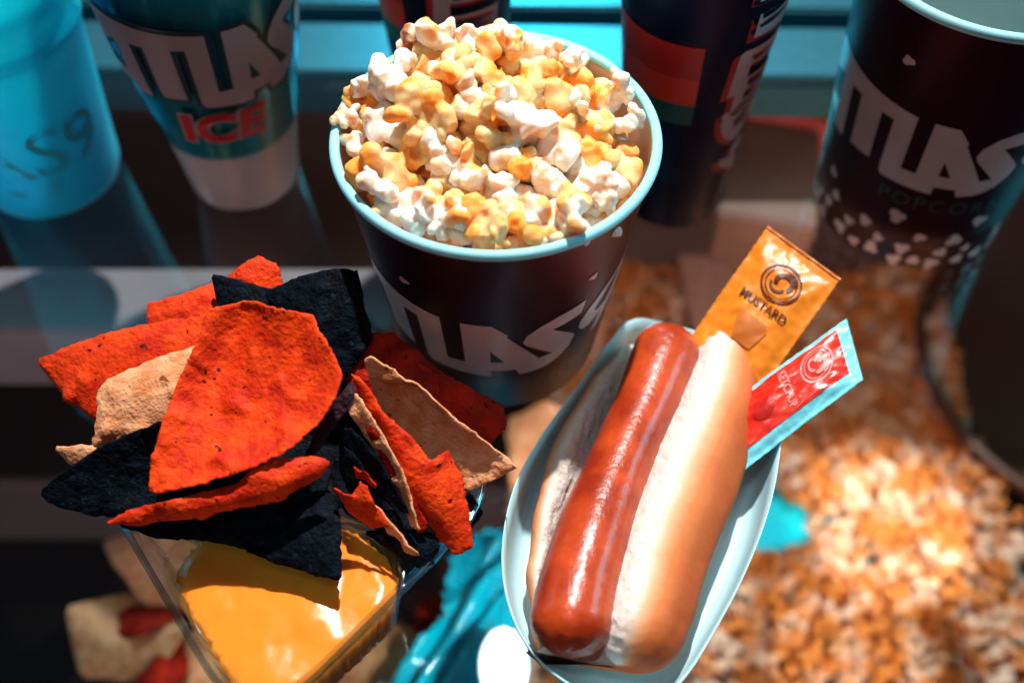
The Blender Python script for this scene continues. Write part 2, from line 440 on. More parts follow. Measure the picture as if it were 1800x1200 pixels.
# ------------------------------------------------------------------ popcorn kernels
dg = bpy.context.evaluated_depsgraph_get()
def kernel_mesh(seed, voxel=.045, name='kernel'):
    rnd = random.Random(seed); bm = bmesh.new()
    def ball(c, r, sc=(1, 1, 1), rot=None):
        m = Matrix.Translation(c) @ (rot or Matrix.Identity(4)) @ Matrix.Diagonal((r * sc[0], r * sc[1], r * sc[2], 1))
        bmesh.ops.create_icosphere(bm, subdivisions=3, radius=1, matrix=m)
    ball(Vector((0, 0, 0)), .25)
    k = rnd.randint(3, 5)
    for i in range(k):
        d = Vector((rnd.gauss(0, 1), rnd.gauss(0, 1), rnd.gauss(0, .8))).normalized()
        rot = d.to_track_quat('Z', 'Y').to_matrix().to_4x4() @ Matrix.Rotation(rnd.uniform(0, 6.28), 4, 'Z')
        r = rnd.uniform(.21, .33)
        ball(d * .31, r, (rnd.uniform(.45, 1.1), rnd.uniform(.8, 1.2), rnd.uniform(.6, 1.0)), rot)
        # curled tip lobes
        for j in range(rnd.choice((0, 1, 1, 2))):
            e = (d + Vector((rnd.gauss(0, .5), rnd.gauss(0, .5), rnd.gauss(0, .5)))).normalized()
            ball(e * rnd.uniform(.38, .52), rnd.uniform(.14, .22), (rnd.uniform(.8, 1.2), rnd.uniform(.6, 1), rnd.uniform(.8, 1.5)), e.to_track_quat('Z', 'Y').to_matrix().to_4x4())
    me = bpy.data.meshes.new(name); bm.to_mesh(me); bm.free()
    o = bpy.data.objects.new('tmp', me); col.objects.link(o)
    md = o.modifiers.new('r', 'REMESH'); md.mode = 'VOXEL'; md.voxel_size = voxel
    ms = o.modifiers.new('s', 'SMOOTH'); ms.iterations = 1; ms.factor = .5
    dg = bpy.context.evaluated_depsgraph_get(); dg.update()
    out = bpy.data.meshes.new_from_object(o.evaluated_get(dg)); out.name = name
    bpy.data.objects.remove(o); bpy.data.meshes.remove(me)
    n = len(out.vertices); a = np.empty(n * 3); out.vertices.foreach_get('co', a); a = a.reshape(-1, 3)
    nn = np.empty(n * 3); out.vertices.foreach_get('normal', nn); nn = nn.reshape(-1, 3)
    for i in range(n):
        p = Vector(a[i]); s = Vector((seed * 5.1, 0, 0))
        q = noise.noise(p * 2.6 + s) * .10 - abs(noise.noise(p * 3.3 + s * 2)) * .10 + noise.noise(p * 8 + s) * .010
        a[i] += nn[i] * q
    out.vertices.foreach_set('co', a.ravel()); out.polygons.foreach_set('use_smooth', [True] * len(out.polygons)); out.update()
    return out
kern = [kernel_mesh(20 + i, .027) for i in range(14)]
kmesh = {}
for key in ('popw', 'popb', 'pops'):
    for i, k in enumerate(kern):
        c = k.copy(); c.materials.clear(); c.materials.append(M[key]); kmesh[key, i] = c
def heap(x, y):
    return .1145 + .036 * math.exp(-((x + .010) ** 2 + (y - .012) ** 2) / .0022)
rnd = random.Random(11)
placed = []
GW = 'white popcorn heaped in the bucket'; GB = 'buttery popcorn heaped in the bucket'
def put_kernel(x, y, z, s, key=None, lab=None):
    if key is None: key = 'popw' if rnd.random() < .26 + .42 * (abs(x) > .035 or y < -.025 or y > .04) else 'popb'
    if rnd.random() < .05: key = 'pops'
    o = bpy.data.objects.new('popcorn', kmesh[key, rnd.randrange(14)]); col.objects.link(o)
    o.location = (cb.x + x, cb.y + y, z); o.rotation_euler = [rnd.uniform(0, 6.28) for _ in range(3)]
    o.scale = (s, s, s)
    if key == 'popw': tag(o, lab or 'white fluffy popped kernel in the heaped popcorn bucket', 'popcorn', GW)
    elif key == 'popb': tag(o, lab or 'butter yellow popped kernel in the heaped popcorn bucket', 'popcorn', GB)
    else: tag(o, lab or 'pale popped kernel with brown speckles in the heaped popcorn bucket', 'popcorn', 'speckled popcorn heaped in the bucket')
for layer, (dz, sp, cnt) in enumerate(((0, .0118, 105), (-.012, .0135, 60))):
    pts = []
    tries = 0
    while len(pts) < cnt and tries < 6000:
        tries += 1
        a = rnd.uniform(0, 6.283); r = (.0560 - .009 * layer) * math.sqrt(rnd.random()); x, y = r * math.cos(a), r * math.sin(a)
        if x > .045 and r > .054: continue
        if all((x - p[0]) ** 2 + (y - p[1]) ** 2 > sp * sp for p in pts): pts.append((x, y))
    for x, y in pts:
        put_kernel(x, y, heap(x, y) + dz + rnd.uniform(-.003, .003), min(rnd.uniform(.019, .029), (.0645 - math.hypot(x, y)) * 2.1))
for px, py, z, s, lab in ((720, 60, .150, .017, 'pointed white popped kernel standing highest at the back of the bucket'),
                     (885, 72, .150, .018, 'folded popped kernel sticking up at the back right of the heap'),
                     (1008, 108, .134, .015, 'white popped kernel leaning over the back right rim of the bucket'),
                     (640, 160, .133, .013, 'small popped kernel poking over the left rim of the bucket'),
                     (615, 215, .126, .012, 'little white popped kernel lying on the left rim of the bucket'),
                     (690, 135, .142, .023, None), (760, 88, .146, .023, None), (820, 92, .146, .020, None),
                     (850, 393, .126, .022, None), (795, 385, .126, .018, None), (935, 393, .126, .022, None), (1000, 380, .126, .021, None),
                     (680, 335, .126, .021, None), (745, 378, .126, .018, None), (1062, 335, .127, .016, None), (1085, 165, .130, .018, None), (1105, 215, .126, .016, None)):
    z += .005; p = at(px, py, z); put_kernel(p.x - cb.x, p.y - cb.y, z, s, 'popw' if lab or rnd.random() < .7 else 'popb', lab)
# kernels deeper in the bucket, one mass
def mass(name, spots, kms, m, label, cat):
    Vs = []; Fs = []; off = 0
    for (x, y, z, s) in spots:
        V0, F0 = kms[rnd.randrange(len(kms))]
        e = Matrix.Rotation(rnd.uniform(0, 6.28), 3, 'X') @ Matrix.Rotation(rnd.uniform(0, 6.28), 3, 'Z')
        Vs.append(V0 @ np.array(e).T * s + np.array([x, y, z])); Fs.append(F0 + off); off += len(V0)
    V = np.vstack(Vs); Q = np.vstack(Fs)
    me = bpy.data.meshes.new(name); me.vertices.add(len(V)); me.vertices.foreach_set('co', V.ravel())
    me.loops.add(Q.size); me.loops.foreach_set('vertex_index', Q.ravel()); me.polygons.add(len(Q))
    me.polygons.foreach_set('loop_start', np.arange(len(Q)) * Q.shape[1]); me.polygons.foreach_set('loop_total', np.full(len(Q), Q.shape[1]))
    me.polygons.foreach_set('use_smooth', [True] * len(Q)); me.materials.append(m); me.update(calc_edges=True); me.validate()
    o = bpy.data.objects.new(name, me); col.objects.link(o)
    return tag(o, label, cat, kind='stuff')
def lowkern(seed):
    me = kernel_mesh(seed, .11); n = len(me.vertices); a = np.empty(n * 3); me.vertices.foreach_get('co', a)
    tri = []
    for p in me.polygons:
        v = list(p.vertices)
        tri.append(v[:3]);
        if len(v) == 4: tri.append([v[0], v[2], v[3]])
    return a.reshape(-1, 3), np.array(tri)
lk = [lowkern(60 + i) for i in range(6)]
sp = []
for i in range(260):
    a = rnd.uniform(0, 6.283); r = .050 * math.sqrt(rnd.random()); x, y = r * math.cos(a), r * math.sin(a)
    sp.append((cb.x + x, cb.y + y, heap(x, y) - rnd.uniform(.021, .032), .019))
mass('popcorn_filling', sp, lk, M['popb'], 'deeper popcorn filling the bucket between the top kernels', 'popcorn')

# ------------------------------------------------------------------ tall cups
def tall_cup(loc, rz, label, stripe0=-165, stripe1=-4):
    t = empty('tall_cup', loc, rz); tag(t, label, 'drink cup')
    Ht = .205; rf = lambda z: .026 + .09 * z
    V, Fs = lathe([(0, .003), (.022, .003), (.0235, 0), (.0255, .0004), (.026, .003)] + [(rf(z), z) for z in (.03, .06, .09, .12, .15, .18, Ht)] +
                  [(rf(Ht) + .0015, Ht + .001), (rf(Ht) - .001, Ht + .002), (rf(Ht) - .0015, Ht - .002), (rf(.1) - .0012, .1), (.024, .006), (0, .006)], 96)
    fix_normals(mesh_obj('cup_body', V, Fs, M['navyb'], t))
    for nm, z0, z1, mm in (('red_band', .1105, .130, M['redprint']), ('bright_red_band', .0945, .1105, M['redprint2']), ('green_band', .0815, .0945, M['greenprint'])):
        V, Fs = lathe([(rf(z0) + .0003, z0), (rf(z1) + .0003, z1)], 80, stripe0, stripe1)
        mesh_obj(nm, V, Fs, mm, t)
    k = .00084; mapf = lambda u, v: (26 + v * 52, .098 - u * k)
    wrap('lettering_shadow', inset_shift(LET, 2.5, -.10), rf, mapf, M['redprint'], t, .0003, gx=6, gy=.1)
    wrap('lettering', LET, rf, mapf, M['letter'], t, .0006, gx=6, gy=.1)
    return t
c3 = at(1178, 345, 0)
tall_cup((c3.x, c3.y, 0), 0, 'tall navy cup with red and green bands, standing right of the full popcorn bucket')
c4 = at(797, 235, 0)
tall_cup((c4.x, c4.y, 0), R(-28), 'tall navy cup with pale sideways lettering, standing behind the full popcorn bucket')

# ------------------------------------------------------------------ iced drink cup
c5 = at(433, 310, 0)
t = empty('iced_drink_cup', (c5.x, c5.y, 0)); tag(t, 'clear cup with teal sleeve and red ICE lettering over a pale foot', 'drink cup')
rf = lambda z: .0305 + .105 * z
V, Fs = lathe([(0, .002), (.024, .002), (.027, .0005), (.0295, .0025), (.0305, .006), (rf(.046), .046)], 96)
fix_normals(mesh_obj('cup_foot', V, Fs, M['iceplastic'], t))
V, Fs = lathe([(rf(z), z) for z in (.046, .07, .1, .13, .165)] + [(0, .165)], 96)
fix_normals(mesh_obj('sleeve', V, Fs, M['teal'], t))
rs = lambda z: rf(z) + .0032 * min(1, max(0, (z - .05) / .05))
V, Fs = lathe([(rf(.045) + .0006, .045)] + [(rs(z) + .0008, z) for z in (.05, .075, .1, .13, .165, .2)] + [(rs(.2) - .0008, .2), (rs(.1) - .0004, .1)], 96)
fix_normals(mesh_obj('clear_shell', V, Fs, M['cupshell'], t))
mp = lambda u, v: (u * 1.0 + 37, .090 + .042 * v)
wrap('lettering_outline', outline_polys(LET, 3.2, .06), rs, mp, M['darkteal'], t, .0012, gx=4, gy=.2)
wrap('lettering', LET, rs, mp, M['iceletter'], t, .0016)
for off_, mm, w, nm in ((.0013, M['iceletter'], .0022, 'red_text_edge'), (.0017, M['icered'], .0010, 'red_text')):
    wrap_text(nm, 'ICE', .0265, rs, 11, .0620, mm, t, off_, w, 1.05, .1)

# ------------------------------------------------------------------ frosted cup
c6 = at(98, 312, 0)
t = empty('frosted_cup', (c6.x, c6.y, 0)); tag(t, 'frosted cyan plastic cup with faint grey print at the left edge', 'drink cup')
rg = lambda z: .0375 + .075 * z
prof = [(0, .0015), (.028, .0015), (.033, .001), (.0365, .004), (.0385, .010)] + [(rg(z), z) for z in (.02, .05, .08, .1)]
prof += [(rg(.105) + .0015, .105), (rg(.11) + .0015, .110), (rg(.113), .113), (rg(.12), .120), (rg(.13) + .0016, .13), (rg(.135), .134), (rg(.17), .17), (rg(.17) + .002, .173), (rg(.17) - .001, .174), (rg(.12) - .0015, .12), (.03, .006), (0, .006)]
V, Fs = lathe(prof, 96); fix_normals(mesh_obj('cup_body', V, Fs, M['frost'], t))
wrap_text('print', 'ATLAS9', .044, rg, -26, .036, M['frosttext'], t, .0003, 0, .95)
wrap_text('small_print', 'w 2', .014, rg, 12, .022, M['frosttext'], t, .0003, 0, 1.5)

# ------------------------------------------------------------------ nacho tray
trL, trR, trN = at(152, 815, .035), at(897, 850, .035), at(440, 1305, .035)
trB = trL + trR - trN
def rounded(P, rad, z, n=10, rib=0):
    """rounded quad at height z"""
    out = []
    m = len(P)
    for i in range(m):
        a, b, c = P[i - 1], P[i], P[(i + 1) % m]
        u = (a - b).normalized(); v = (c - b).normalized()
        p0, p1 = b + u * rad, b + v * rad
        for k in range(n + 1):
            t = k / n; q = p0 * (1 - t) ** 2 + b * 2 * t * (1 - t) + p1 * t * t
            out.append(Vector((q.x, q.y, z)))
    res = []
    for i in range(len(out)):
        a, b = out[i], out[(i + 1) % len(out)]; k = max(1, int((b - a).length / .0015))
        for j in range(k): res.append(a.lerp(b, j / k))
    return res
Q = [trN, trR, trB, trL]; cen = (trN + trR + trB + trL) / 4
def ring_at(scale, z, rib=0):
    base = rounded([cen + (q - cen) for q in Q], .036, z)
    out = []; m = len(base)
    for i, p in enumerate(base):
        d = Vector((p.x - cen.x, p.y - cen.y, 0)); L = d.length
        s = scale + rib * math.sin(i * .95)
        out.append(Vector((cen.x + d.x * s, cen.y + d.y * s, z)))
    return out
rings = [ring_at(.93, .0335 - .004), ring_at(.985, .0325), ring_at(1.0, .0335), ring_at(1.002, .0352), ring_at(.99, .036), ring_at(.965, .0355), ring_at(.945, .034),
         ring_at(.925, .030, .0005), ring_at(.90, .020, .0015), ring_at(.875, .008, .0015), ring_at(.85, .0022, .001), ring_at(.80, .0012)]
V = []; Fs = []; m = len(rings[0])
for r_ in rings: V += [v - Vector((cen.x, cen.y, 0)) for v in r_]
for k in range(len(rings) - 1):
    for i in range(m): j = (i + 1) % m; Fs.append([k * m + i, k * m + j, (k + 1) * m + j, (k + 1) * m + i])
V.append(Vector((0, 0, .0012))); c_ = len(V) - 1
for i in range(m): Fs.append([(len(rings) - 1) * m + i, (len(rings) - 1) * m + (i + 1) % m, c_])
tray = empty('nacho_tray', (cen.x, cen.y, 0)); tag(tray, 'clear square plastic tray holding tortilla chips and queso, at the lower left', 'tray')
fix_normals(mesh_obj('tray_shell', V, Fs, M['clear'], tray))
base = ring_at(.997, .0352); m = len(base); V = []; Fs = []
for i, p in enumerate(base):
    d = Vector((p.x - cen.x, p.y - cen.y, 0)); tn = (base[(i + 1) % m] - base[i - 1]).normalized(); o_ = Vector((tn.y, -tn.x, 0))
    if o_.dot(d) < 0: o_ = -o_
    for k in range(8):
        a = k * math.pi / 4; V.append(p - Vector((cen.x, cen.y, 0)) + o_ * .0014 * math.cos(a) + Vector((0, 0, .0012 * math.sin(a))))
for i in range(m):
    for k in range(8): Fs.append([i * 8 + k, i * 8 + (k + 1) % 8, ((i + 1) % m) * 8 + (k + 1) % 8, ((i + 1) % m) * 8 + k])
fix_normals(mesh_obj('rim_bead', V, Fs, M['bead'], tray))
# queso outline
qpx = [(305, 1012), (318, 985), (352, 945), (430, 915), (520, 905), (600, 925), (650, 950), (688, 990), (700, 1030), (694, 1062), (655, 1100), (600, 1150), (545, 1205), (470, 1275), (438, 1262), (412, 1215), (375, 1145), (340, 1085)]
qw = [at(x, y, .027) for x, y in qpx]
qc = sum(qw, Vector()) / len(qw)
# compartment wall around the queso
P = resample(chaikin([np.array(p) for p in qw], 2, .25), .0012)
wl = []
for z, s in ((.003, .95), (.027, 1.035), (.0335, 1.06), (.0345, 1.075), (.0335, 1.09)):
    wl.append([(qc.x + (p[0] - qc.x) * (s + .006 * math.sin(i * .9)) - cen.x, qc.y + (p[1] - qc.y) * (s + .006 * math.sin(i * .9)) - cen.y, z) for i, p in enumerate(P)])
V = [v for w in wl for v in w]; m = len(P)
Fs = [[k * m + i, k * m + (i + 1) % m, (k + 1) * m + (i + 1) % m, (k + 1) * m + i] for k in range(len(wl) - 1) for i in range(m)]
mesh_obj('dip_compartment', V, Fs, M['clear'], tray)
# queso body
V, faces, rg_, ez, d = patch(qw, .0019, .0015, 77, .0005, .25, 2)
for i in range(len(V)):
    p = Vector(V[i]); e = min(1, d[i] * 5)
    rr = math.hypot(p.x - qc.x + .006, (p.y - qc.y - .012) * 1.0)
    V[i][2] += e * (noise.noise(p * 60) * .0014 + noise.noise(p * 190) * .0003 + .00022 * math.sin(rr * 520 + 3 * noise.noise(p * 40)) * math.exp(-(rr / .03) ** 2)) - (1 - e) * .0012
V = V - np.array([cen.x, cen.y, 0]) * 0
n = len(V); bot = V.copy(); bot[:, 2] = .004; bot[:, 0] = qc.x + (bot[:, 0] - qc.x) * .95; bot[:, 1] = qc.y + (bot[:, 1] - qc.y) * .95
W = np.vstack([V, bot]); Fs = [list(f) for f in faces] + [[a + n for a in f[::-1]] for f in faces]
for k in range(len(rg_)):
    a, b = rg_[k], rg_[(k + 1) % len(rg_)]; Fs.append([a, a + n, b + n, b])
o = mesh_obj('queso', W, Fs, M['queso']); fix_normals(o); recentre(o)
tag(o, 'glossy orange queso dip pooled in the near corner of the clear tray', 'cheese dip')

# ------------------------------------------------------------------ chips in the tray
g = chip
# deep filling chips (dark) behind everything
g('dark blue corn chip lying deep in the tray under the large orange chip', [(240, 800, .030), (420, 700, .045), (600, 760, .04), (560, 905, .030), (330, 905, .026)], M['black'])
g('dark blue corn chip deep in the middle of the tray behind the queso', [(540, 690, .045), (640, 660, .05), (760, 860, .030), (740, 960, .022), (600, 900, .028)], M['black'])
g('dark blue corn chip lying under the back edge of the pile', [(420, 560, .05), (640, 560, .05), (690, 700, .035), (560, 760, .035), (400, 700, .04)], M['black'])
g('orange chip tip poking up highest at the back of the pile', [(398, 487, .082), (432, 462, .088), (455, 449, .090), (485, 465, .089), (497, 498, .084), (470, 560, .074), (410, 560, .072)], M['orange'], .002)
g('long orange chip edge at the back left of the pile', [(257, 533, .070), (320, 518, .076), (384, 494, .080), (400, 530, .078), (380, 620, .066), (262, 600, .062)], M['orange'], .002)
g('small black chip corner between two orange chips at the back', [(374, 482, .088), (432, 497, .088), (490, 512, .086), (480, 580, .078), (390, 575, .078)], M['black'], .002)
g('large black corn chip standing at the back right of the pile', [(462, 515, .086), (540, 482, .095), (590, 473, .098), (629, 476, .098), (640, 540, .090), (656, 590, .080), (610, 665, .070), (560, 640, .075), (500, 590, .078)], M['black'], .004)
g('long pointed orange chip sticking out to the left of the pile', [(62, 636, .062), (110, 612, .068), (200, 583, .075), (300, 562, .080), (370, 556, .082), (385, 640, .070), (300, 730, .058), (165, 738, .054), (105, 690, .056)], M['orange'], .004)
g('tan corn chip beneath the left side of the large orange chip', [(345, 608, .080), (262, 634, .078), (190, 666, .074), (172, 690, .070), (170, 730, .066), (160, 785, .058), (230, 790, .056), (330, 760, .060), (380, 680, .070)], M['tan'], .004)
g('small tan chip tip poking out under the black chip at the far left', [(94, 786, .050), (160, 783, .052), (230, 790, .050), (220, 830, .044), (122, 818, .044)], M['tan'], .001)
g('broad black corn chip pointing left under the large orange chip', [(69, 866, .056), (105, 835, .062), (180, 785, .070), (285, 738, .076), (400, 760, .070), (420, 850, .056), (300, 905, .050), (180, 908, .048), (95, 888, .052)], M['black'], -.003)
g('black corn chip lying flat over the back edge of the queso', [(205, 922, .042), (300, 900, .046), (450, 880, .050), (575, 862, .052), (602, 880, .050), (560, 945, .042), (480, 968, .040), (360, 950, .039), (270, 945, .039)], M['black'], .003)
g('dark blue corn chip corner dipping over the queso', [(428, 966, .043), (500, 935, .048), (548, 862, .054), (590, 870, .053), (598, 930, .049), (600, 1020, .042), (560, 1012, .041), (500, 995, .041)], M['black'], .003, blister=.4)
g('curled orange chip along the front of the pile with a thin left end', [(186, 921, .060), (225, 898, .062), (300, 880, .066), (345, 868, .067), (415, 852, .069), (450, 825, .074), (480, 808, .077), (560, 802, .078), (579, 812, .077), (566, 838, .072), (480, 880, .064), (420, 896, .060), (330, 912, .057), (250, 920, .056)], M['orange'], .004)
g('largest orange chip facing the camera on top of the pile', [(366, 541, .104), (450, 539, .108), (549, 553, .106), (556, 578, .104), (580, 612, .102), (601, 652, .098), (595, 690, .094), (562, 740, .088), (500, 795, .082), (440, 822, .078), (340, 852, .072), (261, 867, .068), (266, 810, .074), (288, 735, .082), (320, 660, .090), (352, 590, .098)], M['orange'], -.008, step=.0014, blister=.8, folds=(((430, 545, .105), (330, 700, .090), .0052, .009), ((375, 560, .102), (300, 760, .082), -.0018, .006)))
g('dark red chip behind the tan chip at the foot of the bucket', [(604, 650, .070), (610, 600, .076), (622, 586, .078), (690, 584, .076), (730, 612, .070), (790, 665, .062), (800, 720, .054), (700, 740, .050), (630, 720, .058)], M['redchip'], .003)
g('dark red chip with a blunt corner beside the bucket foot', [(650, 620, .072), (720, 632, .068), (800, 668, .062), (885, 713, .054), (891, 748, .050), (862, 779, .046), (780, 780, .044), (700, 720, .050)], M['redchip'], .002, blister=.6)
g('long tan chip leaning right over the tray rim', [(641, 632, .084), (652, 627, .086), (675, 640, .085), (730, 675, .080), (790, 728, .073), (850, 775, .066), (909, 820, .058), (880, 838, .054), (822, 862, .046), (780, 850, .044), (710, 775, .052), (660, 700, .066)], M['tan'], -.004)
g('twisted orange chip hanging down to the right rim of the tray', [(616, 656, .088), (640, 674, .086), (672, 722, .080), (728, 775, .073), (757, 812, .068), (790, 790, .064), (815, 840, .057), (833, 962, .040), (800, 978, .037), (760, 925, .043), (705, 880, .050), (672, 800, .062), (640, 720, .076)], M['orange'], .007, step=.0015, blister=.6)
g('narrow tan chip standing on edge in the middle of the tray', [(612, 686, .084), (626, 698, .084), (662, 750, .078), (702, 820, .068), (729, 900, .056), (736, 931, .050), (722, 926, .047), (690, 850, .058), (652, 780, .068), (610, 712, .078)], M['tan'], 0)
g('dark blue corn chip standing on edge left of the narrow tan chip', [(598, 745, .072), (618, 760, .072), (660, 828, .062), (712, 930, .046), (690, 938, .040), (640, 900, .042), (598, 830, .052)], M['black'], .001)
g('thin orange chip edge between two dark chips in the middle of the tray', [(625, 818, .064), (640, 830, .063), (668, 865, .056), (690, 885, .052), (682, 900, .048), (655, 885, .048), (628, 850, .054)], M['orange'], 0, .0012)
g('dark blue corn chip standing beside the broken orange piece', [(606, 785, .066), (622, 800, .066), (668, 860, .056), (718, 935, .045), (690, 948, .040), (640, 918, .044), (606, 850, .054)], M['black'], .001)
g('slim red chip standing on edge just left of the twisted orange chip', [(640, 722, .078), (655, 742, .077), (694, 805, .069), (728, 868, .058), (752, 930, .047), (738, 934, .045), (708, 880, .055), (672, 810, .065), (644, 752, .074)], M['redchip'], 0)
g('thin black chip edge standing just left of the narrow tan chip', [(612, 752, .079), (628, 766, .078), (668, 818, .070), (700, 870, .061), (715, 905, .055), (700, 900, .053), (662, 845, .062), (622, 790, .072)], M['black'], 0)
g('slim tan chip edge low beside the black chip at the queso wall', [(655, 885, .054), (672, 900, .053), (712, 950, .047), (738, 975, .043), (722, 972, .041), (682, 930, .046)], M['tan'], 0)
g('jagged broken orange chip low in the middle of the tray', [(586, 858, .062), (606, 868, .062), (620, 872, .061), (634, 848, .064), (644, 856, .063), (660, 890, .056), (684, 925, .050), (650, 925, .046), (610, 900, .050)], M['orange'], .001)
g('dark purple chip edge standing beside the largest orange chip', [(618, 670, .086), (624, 690, .084), (590, 745, .076), (552, 800, .066), (535, 800, .066), (562, 742, .075), (598, 692, .083)], M['purple'], 0)
g('black corn chip lying low against the right wall of the queso compartment', [(640, 935, .040), (700, 928, .043), (762, 938, .042), (772, 960, .040), (762, 990, .036), (735, 998, .034), (690, 970, .035)], M['black'], .002)
g('black chip corner at the right rim under the twisted orange chip', [(800, 862, .036), (826, 868, .037), (850, 900, .034), (824, 930, .028), (790, 915, .024)], M['black'], .001)

# ------------------------------------------------------------------ paper boat
bp = [(1110, 547), (1170, 560), (1240, 580), (1310, 612), (1366, 642), (1374, 720), (1370, 800), (1352, 900), (1310, 1010), (1255, 1110), (1205, 1190), (1150, 1235), (1070, 1238), (1010, 1205), (945, 1160), (900, 1090), (881, 1010), (884, 935), (905, 852), (950, 768), (1010, 680), (1065, 600)]
bw = [np.array(at(x, y, .031)) for x, y in bp]
bc = sum(bw) / len(bw)
P = resample(chaikin(bw, 2, .25), .003); m = len(P)
wl = []
for s, z in ((1.004, .0302), (1.0, .0312), (.994, .031), (.972, .0225), (.945, .0135), (.905, .0065), (.84, .0028), (.70, .0016), (.35, .0014)):
    wl.append([((p[0] - bc[0]) * s, (p[1] - bc[1]) * (s * .98 + .02), z + (.0035 * math.cos(math.atan2(p[1] - bc[1], p[0] - bc[0]) * 2) if z > .03 else 0)) for p in P])
# outer skin
for s, z in ((.955, .0222), (.905, .0123), (.855, .0053), (.795, .0014), (.5, .0006)):
    pass
outer = [[((p[0] - bc[0]) * (s + .006), (p[1] - bc[1]) * ((s + .006) * .98 + .02), z) for p in P] for s, z in ((.972, .0212), (.945, .0122), (.905, .0052), (.84, .0012), (.70, .0005), (.35, .0005))]
full = outer[::-1] + wl
V = [v for w in full for v in w]
Fs = [[k * m + i, k * m + (i + 1) % m, (k + 1) * m + (i + 1) % m, (k + 1) * m + i] for k in range(len(full) - 1) for i in range(m)]
V += [(0, 0, .0014), (0, 0, .0005)]
Fs += [[(len(full) - 1) * m + i, (len(full) - 1) * m + (i + 1) % m, len(V) - 2] for i in range(m)] + [[(i + 1) % m, i, len(V) - 1] for i in range(m)]
o = mesh_obj('paper_boat', V, Fs, M['boat'], loc=(bc[0], bc[1], 0)); fix_normals(o)
tag(o, 'pale blue white paper food boat holding the hot dog', 'food boat')

# ------------------------------------------------------------------ bun and sausage
def catmull(P, n):
    out = []; P = [2 * P[0] - P[1]] + P + [2 * P[-1] - P[-2]]
    segs = len(P) - 3
    for k in range(n + 1):
        t = k / n * segs; i = min(int(t), segs - 1); u = t - i; a, b, c, d = P[i:i + 4]
        out.append(.5 * ((2 * b) + (c - a) * u + (2 * a - 5 * b + 4 * c - d) * u * u + (3 * b - a - 3 * c + d) * u ** 3))
    return out
spx = [(1186, 583, 0), (1167, 633, 1), (1133, 718, 1), (1095, 803, 1), (1061, 888, 1), (1032, 973, 1), (1010, 1058, 1), (994, 1148, 0)]
SZ = .037
ctrl = [at(x, y, SZ) for x, y, _ in spx]
line = catmull(ctrl, 120)
def arc(line):
    L = [0]
    for a, b in zip(line, line[1:]): L.append(L[-1] + (b - a).length)
    return L
L = arc(line); T = L[-1]
V = []; Fs = []; S = 48
rprof = [(0, .0150), (.12, .0152), (.35, .0138), (.5, .0139), (.75, .0158), (1, .0160)]
def interp(pr, t):
    for (a, x), (b, y) in zip(pr, pr[1:]):
        if t <= b: k = (t - a) / (b - a); k = k * k * (3 - 2 * k); return x + (y - x) * k
    return pr[-1][1]
stations = [T * .5 * (1 - math.cos(math.pi * k / 140)) for k in range(141)]
def pos(s):
    for i in range(len(L) - 1):
        if s <= L[i + 1] + 1e-9: return line[i].lerp(line[i + 1], (s - L[i]) / max(1e-9, L[i + 1] - L[i]))
    return line[-1]
for s in stations:
    p = pos(s); q = (pos(min(T, s + .004)) - pos(max(0, s - .004))).normalized()
    side = q.cross(Vector((0, 0, 1))).normalized(); up = side.cross(q)
    r = interp(rprof, s / T); e = min(s, T - s); er = .0135
    k = math.sqrt(max(0, 1 - (1 - min(1, e / er)) ** 2)) if e < er else 1
    for j in range(S):
        a = j / S * 2 * math.pi; dv = side * math.cos(a) + up * math.sin(a)
        rr = r * k * (1 + .02 * noise.noise(p * 60 + dv * .7))
        if e < .004: rr *= 1 + .22 * math.cos(a * 7 + 1) * (1 - e / .004) * .6
        V.append(p + dv * rr + dv * .0002 * noise.noise((p + dv * rr) * 500))
for i in range(len(stations) - 1):
    for j in range(S): Fs.append([i * S + j, i * S + (j + 1) % S, (i + 1) * S + (j + 1) % S, (i + 1) * S + j])
o = mesh_obj('sausage', V, Fs, M['sausage']); fix_normals(o); recentre(o)
tag(o, 'glossy brown red grilled sausage lying in the split bun', 'sausage')

# bun: U-shaped section swept along the same line. (across mm, up mm, crust)
prof = [(11.5, 36, .0), (14, 41, .05), (19, 45.5, .10), (25, 47, .26), (31, 46, .52), (38, 42.5, .80), (43.5, 37, .96), (48, 30, 1), (47.5, 21, 1), (41, 12, .95), (30, 5.5, .8), (15, 3, .7),
        (0, 2.6, .7), (-13, 3, .7), (-21, 5, .9), (-27.5, 12, 1), (-30.5, 20, .95), (-30.5, 27, .7), (-28, 31.5, .45), (-25, 33.5, .2), (-22, 32.5, .05), (-19.5, 29, 0), (-17, 24, 0), (-12, 19, .0), (0, 17, 0), (12, 22, 0), (16.5, 28, 0), (12.8, 32, 0)]
pc = []
Pn = [Vector(p) for p in prof]
for i in range(len(Pn)):                                        # smooth closed section
    a, b, c, d = Pn[i - 1], Pn[i], Pn[(i + 1) % len(Pn)], Pn[(i + 2) % len(Pn)]
    for u in (0, .25, .5, .75): pc.append(.5 * ((2 * b) + (c - a) * u + (2 * a - 5 * b + 4 * c - d) * u * u + (3 * b - a - 3 * c + d) * u ** 3))
dirA = (line[0] - line[6]).normalized(); dirB = (line[-1] - line[-8]).normalized()
bl = [line[0] + dirA * .010] + line[4:-12:6] + [line[-4] + dirB * .0]
bl = catmull(bl, 100); BL = arc(bl); BT = BL[-1]
def bpos(s):
    for i in range(len(BL) - 1):
        if s <= BL[i + 1] + 1e-9: return bl[i].lerp(bl[i + 1], (s - BL[i]) / max(1e-9, BL[i + 1] - BL[i]))
    return bl[-1]
V = []; Fs = []; CR = []; NS = 130; K = len(pc)
wprof = [(0, 1.0), (.2, 1.02), (.5, 1.02), (.8, .97), (1, .90)]
